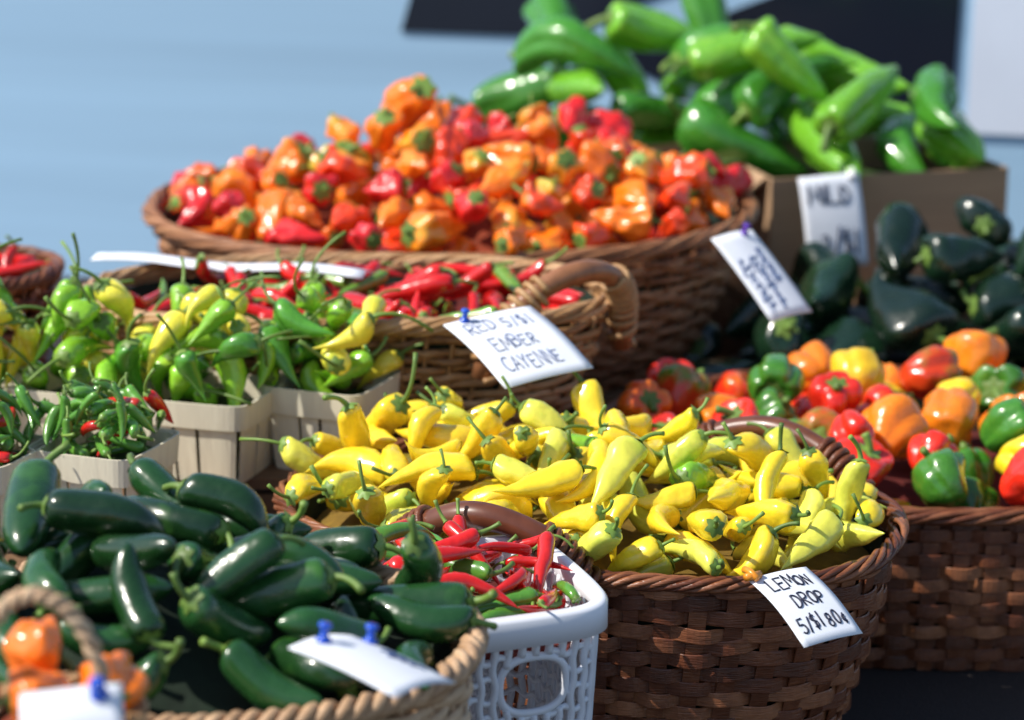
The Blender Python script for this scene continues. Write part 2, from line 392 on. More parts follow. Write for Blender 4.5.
def make_variant(kind, sd):
    k = KIN[kind]; rg = random.Random(sd*77+len(kind)); L, R = k['L']*rg.uniform(*k.get('lv', (.82, 1.14))), k['R']*rg.uniform(.9, 1.08)
    pr = k['prof']; S = np.linspace(0, 1, len(pr)); nr, ns = k['ring'], k['seg']
    ss = np.linspace(0, 1, nr); tt = np.interp(ss, S, [p[0] for p in pr]); rr = np.interp(ss, S, [p[1] for p in pr])
    for _ in range(2): rr[1:-1] = .25*rr[:-2]+.5*rr[1:-1]+.25*rr[2:]; tt[1:-1] = .25*tt[:-2]+.5*tt[1:-1]+.25*tt[2:]
    rr = rr**rg.uniform(.85, 1.3)
    ld = k['ld']*rg.uniform(.6, 1.4); lob = k['lob'] if rg.random() < .7 else max(2, k['lob']-1)
    bend = k['bend']*rg.uniform(-.2, 1.2); wig = k['bend']*.35*rg.uniform(-1, 1); wp = rg.uniform(0, 6); lp = rg.uniform(0, 6); tw = rg.uniform(-.9, .9); off = rg.uniform(0, 50)
    def spine(t):
        return Vector((bend*L*((2*t-1)**2-.35) + wig*L*math.sin(5*t+wp)*t, wig*L*.7*math.cos(4*t+wp)*t, L/2-t*L))
    verts = []; faces = []
    for i in range(1, nr-1):
        c = spine(tt[i])
        for j in range(ns):
            an = 2*PI*j/ns; ph = lob*an+lp+tw*tt[i]
            if k.get('cr'): lo = 1 - 1.9*ld*(1-abs(math.sin(ph/2)))**1.7*(1-.35*tt[i]) + ld*.4
            else: lo = 1 + ld*math.cos(ph)*(1-.4*tt[i])
            q = rr[i]*R*lo
            p = Vector((math.cos(an)*q, math.sin(an)*q, 0)) + c
            nzv = noise.noise(p*k['fr'] + Vector((off, off, 0))) + .45*noise.noise(p*k['fr']*2.3 + Vector((off, 0, off)))
            p += Vector((math.cos(an), math.sin(an), .15*nzv))*q*k['nz']*nzv
            verts.append(p)
    for i in range(nr-3):
        for j in range(ns):
            q = (j+1) % ns; faces.append((i*ns+j, (i+1)*ns+j, (i+1)*ns+q, i*ns+q))
    a = len(verts); verts.append(spine(tt[0])); verts.append(spine(tt[-1]))
    for j in range(ns):
        faces.append((a, j, (j+1) % ns)); o = (nr-3)*ns; faces.append((a+1, o+(j+1) % ns, o+j))
    mb = MB(); mb.add(verts, faces)
    fm = mb.mesh(kind+'_flesh', M['dark_skin'] if kind in ('jalapeno', 'poblano') else M['skin'])
    sm = MB(); top = spine(tt[0]); zt = top.z; cr = min(R*.58, .016) if kind != 'bell' else R*.40
    cv = []; cf = []
    for ri, (q, dz) in enumerate(((.25, .004), (.6, .0026), (1., .0))):
        for j in range(24):
            an = 2*PI*j/24; star = 1 + (.22*math.cos(6*an) if ri == 2 else 0)
            u = cr*q*star
            zz = float(np.interp(u/R, rr[:5], [L/2-x*L for x in tt[:5]])) if u/R < rr[4] else L/2-tt[4]*L
            cv.append(Vector((math.cos(an)*u + top.x, math.sin(an)*u + top.y, zz + .0012 + dz*(R/.02)*.6)))
    for ri in range(2):
        for j in range(24):
            q = (j+1) % 24; cf.append((ri*24+j, (ri+1)*24+j, (ri+1)*24+q, ri*24+q))
    cf.append(tuple(range(24)))
    sm.add(cv, cf)
    sl_ = k['stem']*rg.uniform(.6, 1.3); bx, by = rg.uniform(-.8, .8)*sl_, rg.uniform(-.8, .8)*sl_
    pts = [Vector((top.x+bx*s*s, top.y+by*s*s, zt-.002+sl_*s*(1-.2*s))) for s in [i/8 for i in range(9)]]
    sr = k['sr']*rg.uniform(.85, 1.2)
    sm.tube(pts, lambda q: sr*(1.5-.9*q if q < .5 else 1.05+.3*(q-.5)*(2 if q > .9 else 1)), 7)
    st = sm.mesh(kind+'_stem', M['stem'])
    return fm, st, np.array([tuple(v) for v in verts]), R, pts[-1].copy()
def variants(kind):
    if kind not in VAR: VAR[kind] = [make_variant(kind, s) for s in range(NV)]
    return VAR[kind]

def place_pepper(kind, vi, M3, loc, scl, colr, blush, amt, group):
    fm, st, vv, R, tip = variants(kind)[vi]
    r = bpy.data.objects.new(NAMES[kind], None); col.objects.link(r); r.empty_display_size = .01
    r.location = loc; r.rotation_euler = M3.to_euler(); r.scale = (scl,)*3
    f = bpy.data.objects.new('flesh', fm); col.objects.link(f); f.parent = r; f.color = (*colr, 1); f['blush'] = [float(x) for x in blush]; f['blush_amount'] = float(amt)
    s = bpy.data.objects.new('stem', st); col.objects.link(s); s.parent = r
    r['category'] = CATS.get(kind, 'pepper'); r['group'] = group
    c = Vector(loc); tp = c + M3 @ (tip*scl)
    return r, proj(c), proj(tp), R*scl
HEAPS = []
def heap(cx, cy, Rf, rot, zr, h, drop, pw, N, pick, place, group, seed, ymax=1.0, ymin=-1.0, upright=0., rmax=.95, k=16, tol=.9, parent=None, lmat=None, z0=0, inset=.004, lrho=.93, rimup=.006, hang=1.12, rough=.18, hmod=None, psd=20, yaw=None, inside=None, flat=None, maxfail=70):
    rg = random.Random(seed)
    tab = np.array([Rf(2*PI*i/720) for i in range(721)])
    def domexy(x, y):
        rho = math.hypot(x, y)/Rf(math.atan2(y, x)-rot)
        f = 1 + rough*2*noise.noise((x*9+seed, y*9, seed*.37))
        if hmod: f *= hmod(x, y)
        return zr - inset + h*(1-min(rho, 1.)**pw)*f - max(0, rho-1)*.2
    k0 = pick(rg, 0, 0)[0]; R0 = KIN[k0]['R']; cs = max(.0038, R0*.34)
    if R0 < .0095: cs = .0045
    Rm = float(tab.max()) + .24
    nn = int(2*Rm/cs)+1
    ax = -Rm + cs*(np.arange(nn)+.5); X, Y = np.meshgrid(ax, ax)
    th = np.arctan2(Y, X)-rot
    rho = np.hypot(X, Y)/np.interp(np.mod(th, 2*PI), np.linspace(0, 2*PI, 721), tab)
    DG = np.array([[domexy(float(x), float(y)) for x in ax] for y in ax])
    isin = (rho < lrho) if inside is None else inside(X, Y)
    H = np.where(isin, (DG - drop) if flat is None else zr - flat, zr + rimup)
    if inside is None: H = np.where(rho > 1.12, zr-.05, H)
    if parent: add_filler(parent, Rf, rot, z0, lrho, domexy if flat is None else (lambda x, y: zr), drop if flat is None else flat, lmat)
    ytop = Rf(PI/2-rot)
    mask = (rho < min(rmax, 1.0)) & (Y/ytop <= ymax) & (Y/ytop >= ymin)
    if inside is not None: mask &= isin
    tried = np.zeros_like(H)
    made = []; fails = 0
    sv = KIN[k0].get('sv', (.82, 1.15))
    for i in range(N*3):
        if len(made) >= N or fails > maxfail: break
        best = None
        up = rg.random() < upright
        an = rg.uniform(0, 2*PI); rh = math.sqrt(rg.random())*rmax; r = Rf(an-rot)*rh
        kind, colr, blush, amt, word = pick(rg, r*math.cos(an), r*math.sin(an))
        D = np.where(mask, DG-H-tried, -9.)
        gy, gx = np.unravel_index(int(np.argmax(D)), D.shape)
        tried[max(0, gy-1):gy+2, max(0, gx-1):gx+2] += .25*R0
        for q in range(k):
            if q < k*.6:
                x, y = ax[gx]+rg.gauss(0, R0*.8), ax[gy]+rg.gauss(0, R0*.8)
            else:
                an = rg.uniform(0, 2*PI); rh = math.sqrt(rg.random())*rmax; r = Rf(an-rot)*rh
                x, y = r*math.cos(an), r*math.sin(an)
            yr = y/ytop
            if yr > ymax or yr < ymin: continue
            if inside is not None and not inside(x, y): continue
            vi = rg.randrange(NV); fm, st, vv, R, tip = variants(kind)[vi]; scl = rg.uniform(*sv)
            pit = math.radians(rg.uniform(18, 65)) if up else math.radians(90+rg.gauss(0, psd))
            yw = rg.uniform(0, 2*PI) if yaw is None else math.radians(rg.gauss(*yaw))
            M3 = Matrix.Rotation(yw, 3, 'Z') @ Matrix.Rotation(pit, 3, 'Y') @ Matrix.Rotation(rg.uniform(0, 2*PI), 3, 'Z')
            P = (vv*scl) @ np.array(M3).T
            ix = ((P[:,0]+x+Rm)/cs).astype(int); iy = ((P[:,1]+y+Rm)/cs).astype(int)
            if ix.min() < 0 or iy.min() < 0 or ix.max() >= nn or iy.max() >= nn: continue
            z = float(np.max(H[iy, ix]-P[:,2]))
            over = max(0., float(np.percentile(rho[iy, ix], 90))-hang)
            sc_ = z - domexy(x, y) + over*.10
            if best is None or sc_ < best[0]: best = (sc_, x, y, z, M3, vi, scl, P, ix, iy, R)
        if best is None: fails += 1; continue
        sc_, x, y, z, M3, vi, scl, P, ix, iy, R = best
        lim = R*tol if not up else max(R*tol, KIN[kind]['L']*.30)
        if sc_ > lim: fails += 1; continue
        fails = 0
        np.maximum.at(H, (iy, ix), P[:,2]+z)
        o, pc, pt, rr = place_pepper(kind, vi, M3, (cx+x, cy+y, z-R*.08), scl, colr, blush, amt, group)
        made.append((o, pc, pt, word, rr, kind, vi))
    HEAPS.append((made, place))
    return made
ORD = ['first','second','third','fourth','fifth','sixth','seventh','eighth','ninth','tenth','eleventh','twelfth']
def label_heap(made, place):
    if not made: return
    xs = sorted(m[1][0] for m in made); ys = sorted(m[1][1] for m in made); n = len(made)
    q = lambda a, f: a[min(n-1, int(n*f))]
    x1, x2, y1, y2 = q(xs, .33), q(xs, .67), q(ys, .33), q(ys, .67)
    cells = {}
    for m in made:
        o, (px, py), (tx, ty), word, rr = m[:5]
        hz = 'left' if px < x1 else ('right' if px > x2 else 'middle'); vt = 'upper' if py < y1 else ('lower' if py > y2 else 'centre')
        dx, dy = tx-px, ty-py
        if math.hypot(dx, dy) < rr*FPX/2.4*1.2: sw = 'end on'
        elif abs(dx) > abs(dy): sw = 'stem to left' if dx < 0 else 'stem to right'
        else: sw = 'stem up' if dy < 0 else 'stem down'
        cells.setdefault((word, sw, vt, hz), []).append((px, o))
    for (word, sw, vt, hz), lst in cells.items():
        lst.sort(key=lambda e: e[0])
        zone = {('centre','middle'): 'centre'}.get((vt, hz), f'{vt} {hz}')
        for i, (px, o) in enumerate(lst):
            base = f'{word}, {sw}, {zone} of {place}'
            if len(lst) > 1: base += f', {ORD[min(i, 11)]} from left'
            o['label'] = base

def jit(rg, c, a=.15): k = rg.uniform(1-a, 1+a); return tuple(min(1, x*k*rg.uniform(.95, 1.05)) for x in c)
def pk_lemon(rg, x, y):
    u = rg.random() + max(0, x*.9 - y*.6)*1.2
    if u < .82: return 'lemon', jit(rg, (.96, .69, .03), .08), (.70, .68, .05), rg.uniform(-.25, .1), 'yellow pepper'
    if u < 1.10: return 'lemon', jit(rg, (.80, .80, .10)), (.44, .60, .04), rg.uniform(-.1, .3), 'lime yellow pepper'
    return 'lemon', jit(rg, (.20, .48, .03)), (.3, .4, .03), .1, 'small green pepper'
def pk_lantern(rg, x, y):
    u = rg.random()*.98 - .02 - x*.5 + y*.3
    if u < .22: return 'lantern', jit(rg, (.78, .02, .02)), (.85, .06, .015), 0, 'red pepper'
    if u < .50: return 'lantern', jit(rg, (.88, .065, .012)), (.95, .24, .02), rg.uniform(-.1, .3), 'red orange pepper'
    if u < .86: return 'lantern', jit(rg, (.96, .21, .010)), (.95, .42, .03), rg.uniform(-.1, .3), 'orange pepper'
    return 'lantern', jit(rg, (.90, .26, .015)), (.38, .50, .04), rg.uniform(.1, .45), 'half green orange pepper'
def pk_jal(rg, x, y):
    return 'jalapeno', jit(rg, (.014, .062, .014), .5), (.05, .16, .022), rg.uniform(-.3, .25), 'dark green pepper'
def pk_cay(rg, x, y):
    u = rg.random()
    if u < .92: return 'cayenne', jit(rg, (.70, .014, .012), .25), (.6, .05, .01), rg.uniform(-.4, .1), 'thin red chili'
    return 'cayenne', jit(rg, (.16, .34, .04)), (.5, .1, .02), .1, 'thin green chili'
def pk_cay2(rg, x, y):
    u = rg.random(); kd = 'short' if rg.random() < .7 else 'cayenne'
    if u < .64: return kd, jit(rg, (.66, .016, .012)), (.4, .05, .01), rg.uniform(-.4, .1), 'thin red chili'
    return kd, jit(rg, (.09, .26, .03)), (.18, .32, .03), .1, 'thin green chili'
def pk_bell(rg, x, y):
    u = rg.random()
    if u < .42: return 'bell', jit(rg, (.78, .028, .010)), (.88, .18, .015), rg.uniform(-.3, .3), 'red bell pepper'
    if u < .62: return 'bell', jit(rg, (.93, .25, .012)), (.88, .08, .02), rg.uniform(0, .35), 'orange bell pepper'
    if u < .75: return 'bell', jit(rg, (.93, .62, .02)), (.92, .3, .02), rg.uniform(-.2, .3), 'yellow bell pepper'
    if u < .91: return 'bell', jit(rg, (.05, .19, .018)), (.15, .32, .03), .1, 'green bell pepper'
    return 'bell', jit(rg, (.70, .05, .01)), (.09, .24, .02), .34, 'half green bell pepper'
def pk_pob(rg, x, y):
    return 'poblano', jit(rg, (.007, .026, .012), .4), (.014, .05, .02), 0, 'blackish green pepper'
def pk_long(rg, x, y):
    u = rg.random() + max(-.15, min(.3, x*.8))
    if u < .55: return 'long', jit(rg, (.17, .46, .025)), (.32, .60, .05), rg.uniform(-.2, .2), 'light green long pepper'
    return 'long', jit(rg, (.055, .24, .02)), (.14, .42, .03), 0, 'deep green long pepper'
def pk_ban(rg, x, y):
    u = rg.random()
    if u < .58: return 'banana', jit(rg, (.26, .54, .03)), (.48, .66, .05), rg.uniform(-.2, .2), 'light green pepper'
    if u < .88: return 'banana', jit(rg, (.92, .78, .07)), (.58, .68, .05), rg.uniform(-.1, .25), 'pale yellow pepper'
    return 'banana', jit(rg, (.09, .30, .03)), (.2, .4, .04), 0, 'mid green pepper'
def pk_ban_y(rg, x, y):
    return pk_ban(rg, x, y) if rg.random() < .35 else ('banana', jit(rg, (.93, .74, .05)), (.7, .72, .05), rg.uniform(-.1, .2), 'pale yellow pepper')
def pk_chi(rg, x, y):
    u = rg.random()
    if u < .24: return 'chili', jit(rg, (.66, .018, .014)), (.5, .06, .02), 0, 'tiny red chili'
    return 'chili', jit(rg, (.11, .30, .04)), (.2, .3, .03), 0, 'tiny green chili'
def pk_hab(rg, x, y):
    return 'habanero', jit(rg, (.95, .20, .012), .06), (.94, .32, .02), 0, 'orange pepper'

# lemon basket
LR = math.radians(-19)
r, Rf = basket('reddish brown splint basket of yellow peppers behind the LEMON DROP tag', .072, 2.245, TZ+.004, .8975, .300, .188, 2.5, LR, .80, M['wick_red'], 'flat', 50, 17, .0062, ((214, 270, .056, .0130, .25, .08), (8, 60, .044, .0120, .25, .02)), rim_w=16, braid=False)
heap(.072, 2.245, Rf, LR, .8975, .052, .036, 2.6, 290, pk_lemon, 'yellow heap', 'yellow peppers heaped in the lemon basket', 3, ymax=.95, upright=.10, parent=r, lmat=M['l_yel'], z0=TZ+.004, k=18, rmax=1.0, hang=1.14, rough=.22, tol=1.1, hmod=lambda x, y: 1-max(-.25, min(.5, (x-.02)*1.8)))
# orange basket
r, Rf = basket('wide brown wicker basket heaped with orange lantern peppers', -.0855, 3.335, .776, .98, .414, .368, 2.1, 0, .80, M['wick_brown'], 'round', 66, 19, .0085, (), rim_w=9, braid=False)
heap(-.0855, 3.335, Rf, 0, .98, .094, .06, 1.9, 260, pk_lantern, 'orange heap', 'lantern peppers heaped in the wide orange basket', 5, ymax=.35, upright=.10, parent=r, lmat=M['l_or'], z0=.776, k=20, rough=.22, hmod=lambda x, y: 1+max(-.4, min(.25, x*.9)))
# jalapeno basket
r, Rf = basket('pale wicker basket heaped with dark green peppers at front left', -.255, 1.71, TZ+.004, .972, .222, .165, 2.2, 0, .78, M['wick_pale'], 'round', 40, 26, .0066, (), rim_w=30)
heap(-.255, 1.71, Rf, 0, .972, .074, .026, 2.4, 300, pk_jal, 'dark heap', 'dark green peppers heaped in the pale front basket', 8, upright=.02, parent=r, lmat=M['l_dk'], z0=TZ+.004, k=30, rmax=.97, hang=1.04, tol=1.5, rough=.2, hmod=lambda x, y: 1+max(-.75, min(.15, -(x-.02)*4.2)), rimup=.0, maxfail=200, inset=.006)
# cayenne basket
r, Rf = basket('long tan wicker basket of red chilies with an arched end handle', -.188, 2.72, .86, .999, .298, .163, 2.3, 0, .82, M['wick_tan'], 'round', 46, 13, .0078, ((-46, -4, .056, .0130, .30, .06, .055),), rim_w=9, braid=False, hmat=M['handle_tan'])
heap(-.188, 2.72, Rf, 0, .999, .006, .025, 2.5, 90, pk_cay, 'tan basket', 'red chilies in the long tan basket', 13, parent=r, lmat=M['l_red'], z0=.86, inset=.008)
# red bell basket
r, Rf = basket('dark brown splint basket of red and orange bell peppers at right', .47, 2.67, TZ+.004, .839, .37, .28, 2.2, 0, .95, M['wick_red'], 'flat', 54, 13, .0075, (), rim_w=10, braid=False)
heap(.47, 2.67, Rf, 0, .839, .030, .06, 2.4, 140, pk_bell, 'bell heap', 'bell peppers heaped in the right basket', 24, ymax=.75, upright=.3, parent=r, lmat=M['l_red'], z0=TZ+.004, rmax=1.0, hmod=lambda x, y: 1-max(-.7, min(.9, x*2.6)), tol=.9)
# left edge basket
r, Rf = basket('small dark wicker basket of red chilies cut by the left edge', -.69, 2.90, .86, .985, .125, .11, 2.1, 0, .8, M['wick_red'], 'round', 28, 9, .007, (), rim_w=9, braid=False)
heap(-.69, 2.90, Rf, 0, .985, .02, .025, 2.2, 24, pk_cay, 'edge basket', 'red chilies in the left edge basket', 23, parent=r, lmat=M['l_red'], z0=.86)
# small handled basket
SX = -.290
r, Rf = basket('tiny round wicker basket with a tall twisted handle at front left corner', SX, 1.415, .955, 1.038, .050, .050, 2, 0, .8, M['wick_tan'], 'round', 20, 9, .004, (), rim_w=10)
hm = MB()
for kk in range(2):
    pts = []
    for i in range(80):
        s = i/79; an = PI*s; ph = 2*PI*s*9 + PI*kk
        p = Vector((-.044*math.cos(an), -.036, .068+.110*math.sin(an)**.8)); nn_ = Vector((-math.cos(an), 0, math.sin(an)))
        pts.append(p + nn_*.0026*math.cos(ph) + Vector((0, .0026*math.sin(ph), 0)))
    hm.tube(pts, .0035, 6, tone=.5+.3*kk)
hm.build('handle', M['wick_pale'], r)
heap(SX, 1.415, Rf, 0, 1.038, .034, .018, 2, 9, pk_hab, 'tiny basket', 'orange peppers in the tiny front basket', 33, parent=r, lmat=M['l_or'], z0=.955, tol=1.3, rmax=.66)

# ------------------------------------------------------------------ veneer boxes
def veneer_box(label, cx, cy, z0, wd, dp, H, rot):
    r = empty('veneer_box', (cx, cy, z0), rot); tagit(r, label, 'wooden box', 'thin wood boxes of small peppers')
    sd = MB(); tp = .86
    def RR(k, off=0): f = sup(wd/2*k, dp/2*k, 9); return lambda th: f(th)+off
    def strip(mb, t0, t1, z0_, z1_, k0, k1, off, th_, nseg, tone=.5):
        vs = []
        for i in range(nseg+1):
            a_ = t0+(t1-t0)*i/nseg
            for zz, kk in ((z0_, k0), (z1_, k1)):
                for o_ in (off, off+th_):
                    q = RR(kk, o_)(a_); vs.append((q*math.cos(a_), q*math.sin(a_), zz))
        fs = []
        for i in range(nseg):
            b0, b1 = i*4, (i+1)*4
            fs += [(b0+1, b1+1, b1+3, b0+3), (b0+2, b1+2, b1, b0), (b0+3, b1+3, b1+2, b0+2), (b0, b1, b1+1, b0+1)]
        fs += [(0, 1, 3, 2), (nseg*4+2, nseg*4+3, nseg*4+1, nseg*4)]
        mb.add(vs, fs, tone)
    ca = math.atan2(dp, wd)
    sides = [(-PI+ca, -ca), (-ca, ca), (ca, PI-ca), (PI-ca, PI+ca)]
    for s0, s1 in sides:
        for u0, u1 in ((.02, .34), (.38, .62), (.66, .98)):
            strip(sd, s0+(s1-s0)*u0, s0+(s1-s0)*u1, 0, H, tp, 1, 0, .0014, 8, rnd.random())
    sd.build('side', M['veneer'], r, False)
    rb = MB(); strip(rb, 0, 2*PI-.0001, H*.70, H*1.02, tp+(1-tp)*.70, 1.0, .0032, .0024, 96); rb.build('rim_band', M['veneer'], r, False)
    bs = MB(); bs.box((0, 0, .004), (wd*tp*.94, dp*tp*.94, .003)); bs.build('base', M['veneer'], r, False)
    return r, sup(wd/2-.003, dp/2-.003, 7)
VB = [
 ('right thin wood box of light green peppers beside the yellow heap', -.196, 2.525, .114, .11, .092, -22, pk_ban, 120, .42, 'right punnet', .050, .02),
 ('middle thin wood box of light green and yellow peppers, turned slightly', -.328, 2.50, .134, .115, .088, -18, pk_ban, 160, .38, 'middle punnet', .072, .02),
 ('thin wood box of tiny red and green chilies above the dark green heap', -.405, 2.30, .11, .105, .090, -22, pk_chi, 150, .10, 'chili punnet', .026, .012),
 ('thin wood box of tiny chilies cut by the left edge', -.525, 2.275, .11, .105, .090, -20, pk_chi, 150, .10, 'corner punnet', .03, .012),
 ('rear thin wood box of yellow and green peppers left of middle box', -.464, 2.535, .128, .115, .088, -18, pk_ban, 160, .38, 'rear punnet', .072, .02),
 ('rear thin wood box of yellow and green peppers at left edge', -.598, 2.545, .128, .115, .088, -15, pk_ban_y, 160, .25, 'far punnet', .085, .02)]
for i, (lb, x, y, wd, dp, H, ro, pk, N, upr, plc, hh, dr) in enumerate(VB):
    r, Rf = veneer_box(lb, x, y, .86, wd, dp, H, math.radians(ro))
    heap(x, y, Rf, math.radians(ro), .86+H, hh, dr, 2.6, N, pk, plc, 'small peppers in the thin wood boxes', 40+i, upright=upr, parent=r, lmat=M['l_grn'], z0=.86, tol=1.0, rmax=1.0, lrho=.95, hang=1.25, k=20, rimup=.0, inset=-.012, flat=dr, psd=22, maxfail=110)

# ------------------------------------------------------------------ plastic baskets
def outline(Rim):
    fine = [2*PI*i/2000 for i in range(2001)]; P = [Vector((Rim(t_)*math.cos(t_), Rim(t_)*math.sin(t_))) for t_ in fine]
    cum = [0]
    for i in range(2000): cum.append(cum[-1]+(P[i+1]-P[i]).length)
    return lambda u: float(np.interp((u % 1.)*cum[-1], cum, fine)), cum[-1]
def plastic_basket(label, cx, cy, z0, z1, a, b, rot, taper, mat, cat, nstr, sr, hole=None, hstep=.016):
    H = z1-z0; r = empty('plastic_basket', (cx, cy, z0), rot); tagit(r, label, cat); Rim = sup(a, b, 5)
    ang, per_ = outline(Rim)
    def S(u, z, off=0):
        t_ = ang(u); k = taper+(1-taper)*z/H; q = Rim(t_)*k+off; return Vector((q*math.cos(t_), q*math.sin(t_), z))
    lat = MB()
    zt = H-.012
    def inside(u, z, g=1.):
        if not hole: return False
        d = ((u-hole[0]+.5) % 1.)-.5
        return (abs(d*per_/hole[2]/g)**2.6 + abs((z-hole[1])/hole[3]/g)**2.6) < 1
    NS = 60
    def runs(fn, n_, rad, sides=5):
        run = []
        for j in range(n_+1):
            u, z, off = fn(j/n_)
            if inside(u, z, 1.06):
                if len(run) > 1: lat.tube(run, rad, sides)
                run = []
            else: run.append(S(u, z, off))
        if len(run) > 1: lat.tube(run, rad, sides)
    for i in range(nstr):
        runs(lambda s, i=i: (i/nstr + .10/nstr*math.sin(s*PI*H/hstep), .004+(zt-.004)*s, .0006), NS, sr)
    z = .006; row = 0
    while z < zt-.008:
        runs(lambda s, z=z, row=row: (s*.9999, z+.0028*math.sin(s*nstr*PI+row*PI), -.0004), nstr*4, sr*.85)
        z += hstep; row += 1
    lat.build('lattice_side', mat, r, True)
    if hole:
        hp = MB(); hp.tube([S(hole[0]+hole[2]*1.05/per_*math.copysign(abs(math.cos(q))**.77, math.cos(q)), hole[1]+hole[3]*1.05*math.copysign(abs(math.sin(q))**.77, math.sin(q))) for q in [2*PI*i/48 for i in range(48)]], .0036, 8, True)
        hp.build('hand_hole_frame', mat, r)
    rm = MB(); K = 160; vs = []; fs = []
    sec = [(-.002, -.014), (.006, -.022), (.010, -.021), (.010, .001), (.007, .004), (-.002, .004)]
    for i in range(K):
        t_ = ang(i/K); u = Rim(t_)
        for dx, dz in sec: vs.append(((u+dx)*math.cos(t_), (u+dx)*math.sin(t_), H+dz))
    q = len(sec)
    for i in range(K):
        for k in range(q): fs.append((i*q+k, ((i+1) % K)*q+k, ((i+1) % K)*q+(k+1) % q, i*q+(k+1) % q))
    rm.add(vs, fs); rm.build('rim', mat, r)
    bs = MB(); bs.add([S(i/60, .002) for i in range(60)], [tuple(range(60))]); bs.build('base', mat, r, False)
    return r, Rim
WR = math.radians(20)
r, Rf = plastic_basket('white perforated plastic basket of mixed thin red and green chilies', -.030, 1.945, TZ+.004, .932, .086, .095, WR, .84, M['white'], 'basket', 54, .0037, (.777, .208, .029, .024), .0175)
heap(-.030, 1.945, Rf, WR, .932, .018, .03, 2.8, 240, pk_cay2, 'white basket', 'thin chilies in the white basket', 54, parent=r, lmat=M['l_red'], z0=TZ+.004, upright=.0, rmax=1.04, tol=1.7, hang=1.25, k=20, psd=13, hmod=lambda x, y: 1-max(-1.6, min(.9, x*24)))
r, Rf = plastic_basket('black plastic crate of blackish peppers in front of cardboard box', .61, 3.19, TZ+.004, .75, .33, .19, 0, .94, M['black'], 'crate', 90, .003)
heap(.61, 3.19, Rf, 0, .75, .16, .03, 2.4, 170, pk_pob, 'blackish heap', 'blackish peppers heaped at the right', 57, parent=r, lmat=M['l_dk'], z0=TZ+.004, upright=.0, rmax=1.0, tol=1.0, hang=1.2, hmod=lambda x, y: 1+max(-.3, min(.25, x*.9)), psd=15, k=30, flat=.03, inset=-.02, maxfail=120)

# ------------------------------------------------------------------ cardboard boxes
def carton(label, cx, cy, z0, W, D, H, rot):
    r = empty('cardboard_box', (cx, cy, z0), rot); tagit(r, label, 'box', 'cardboard boxes of long green peppers')
    wl = MB(); th = .005
    wl.box((0, -D/2, H/2), (W, th, H)); wl.box((0, D/2, H/2), (W, th, H))
    wl.box((-W/2+th/2, 0, H/2), (th, D-th-.001, H)); wl.box((W/2-th/2, 0, H/2), (th, D-th-.001, H))
    wl.build('wall', M['card'], r, False)
    bs = MB(); bs.box((0, 0, .004), (W-.012, D-.012, .004)); bs.build('base', M['card'], r, False)
    fl = MB(); fl.sheet((-W/2-.001, -D/2+.01, H-.001), (-W/2-.001, D/2-.01, H-.001), (-W/2-.05, D/2-.03, H-.045), (-W/2-.05, -D/2+.03, H-.045), .004)
    fl.build('flap', M['card'], r, False)
    R_ = sup(W/2-.008, D/2-.008, 5)
    add_filler(r, R_, rot, 0, .95, lambda x, y: H-.045, .0, M['l_grn'])
    return r, R_
BR = math.radians(15)
carton('open brown cardboard box of long green peppers with MILD tag', .5255, 3.694, .815, .38, .30, .172, BR)
carton('rear cardboard box of long green peppers behind the orange heap', .13, 3.92, .815, .40, .28, .17, BR)
UR = math.radians(-27); UX, UY = .345, 3.80
def in_boxes(X, Y):
    gx, gy = X+UX-.5255, Y+UY-3.694
    e1 = gx*math.cos(BR)+gy*math.sin(BR); e2 = -gx*math.sin(BR)+gy*math.cos(BR)
    return (e1 < .15) & (e1 > -.39) & (((e1 > -.20) & (e2 > -.142)) | ((e1 <= -.20) & (e2 > .19))) & (e2 < .45)
heap(UX, UY, sup(.46, .235, 2.8), UR, .987, .122, .05, 2.8, 180, pk_long, 'carton heap', 'long green peppers heaped over the cardboard boxes', 66, upright=.02, z0=.815, tol=.7, lrho=1.0, rmax=1.0, hang=1.2, k=40, psd=13, rough=.12, yaw=(150, 42), inside=in_boxes, flat=.045, inset=-.02, maxfail=150, rimup=-.01, hmod=lambda x, y: 1-max(0, min(.45, (x-.08)*1.6)))

# ------------------------------------------------------------------ white strip across the chilies
s = MB(); vs = []; fs = []
pA, pB = Vector((-.50, 2.85, 1.016)), Vector((-.17, 2.76, 1.016)); dr = (pB-pA).normalized(); sd_ = Vector((-dr.y, dr.x, 0))
for i in range(21):
    for j in range(3):
        p = pA.lerp(pB, i/20) + sd_*.02*(j-1); p.z += .003*math.sin(i*.5)+.004*(j == 1); vs.append(p)
for i in range(20):
    for j in range(2): fs.append((i*3+j, (i+1)*3+j, (i+1)*3+j+1, i*3+j+1))
s.add(vs, fs); o = s.build('paper_strip', M['paper']); md = o.modifiers.new('thickness', 'SOLIDIFY'); md.thickness = .0012
tagit(o, 'white paper strip lying across the back of the long chili basket', 'paper strip')

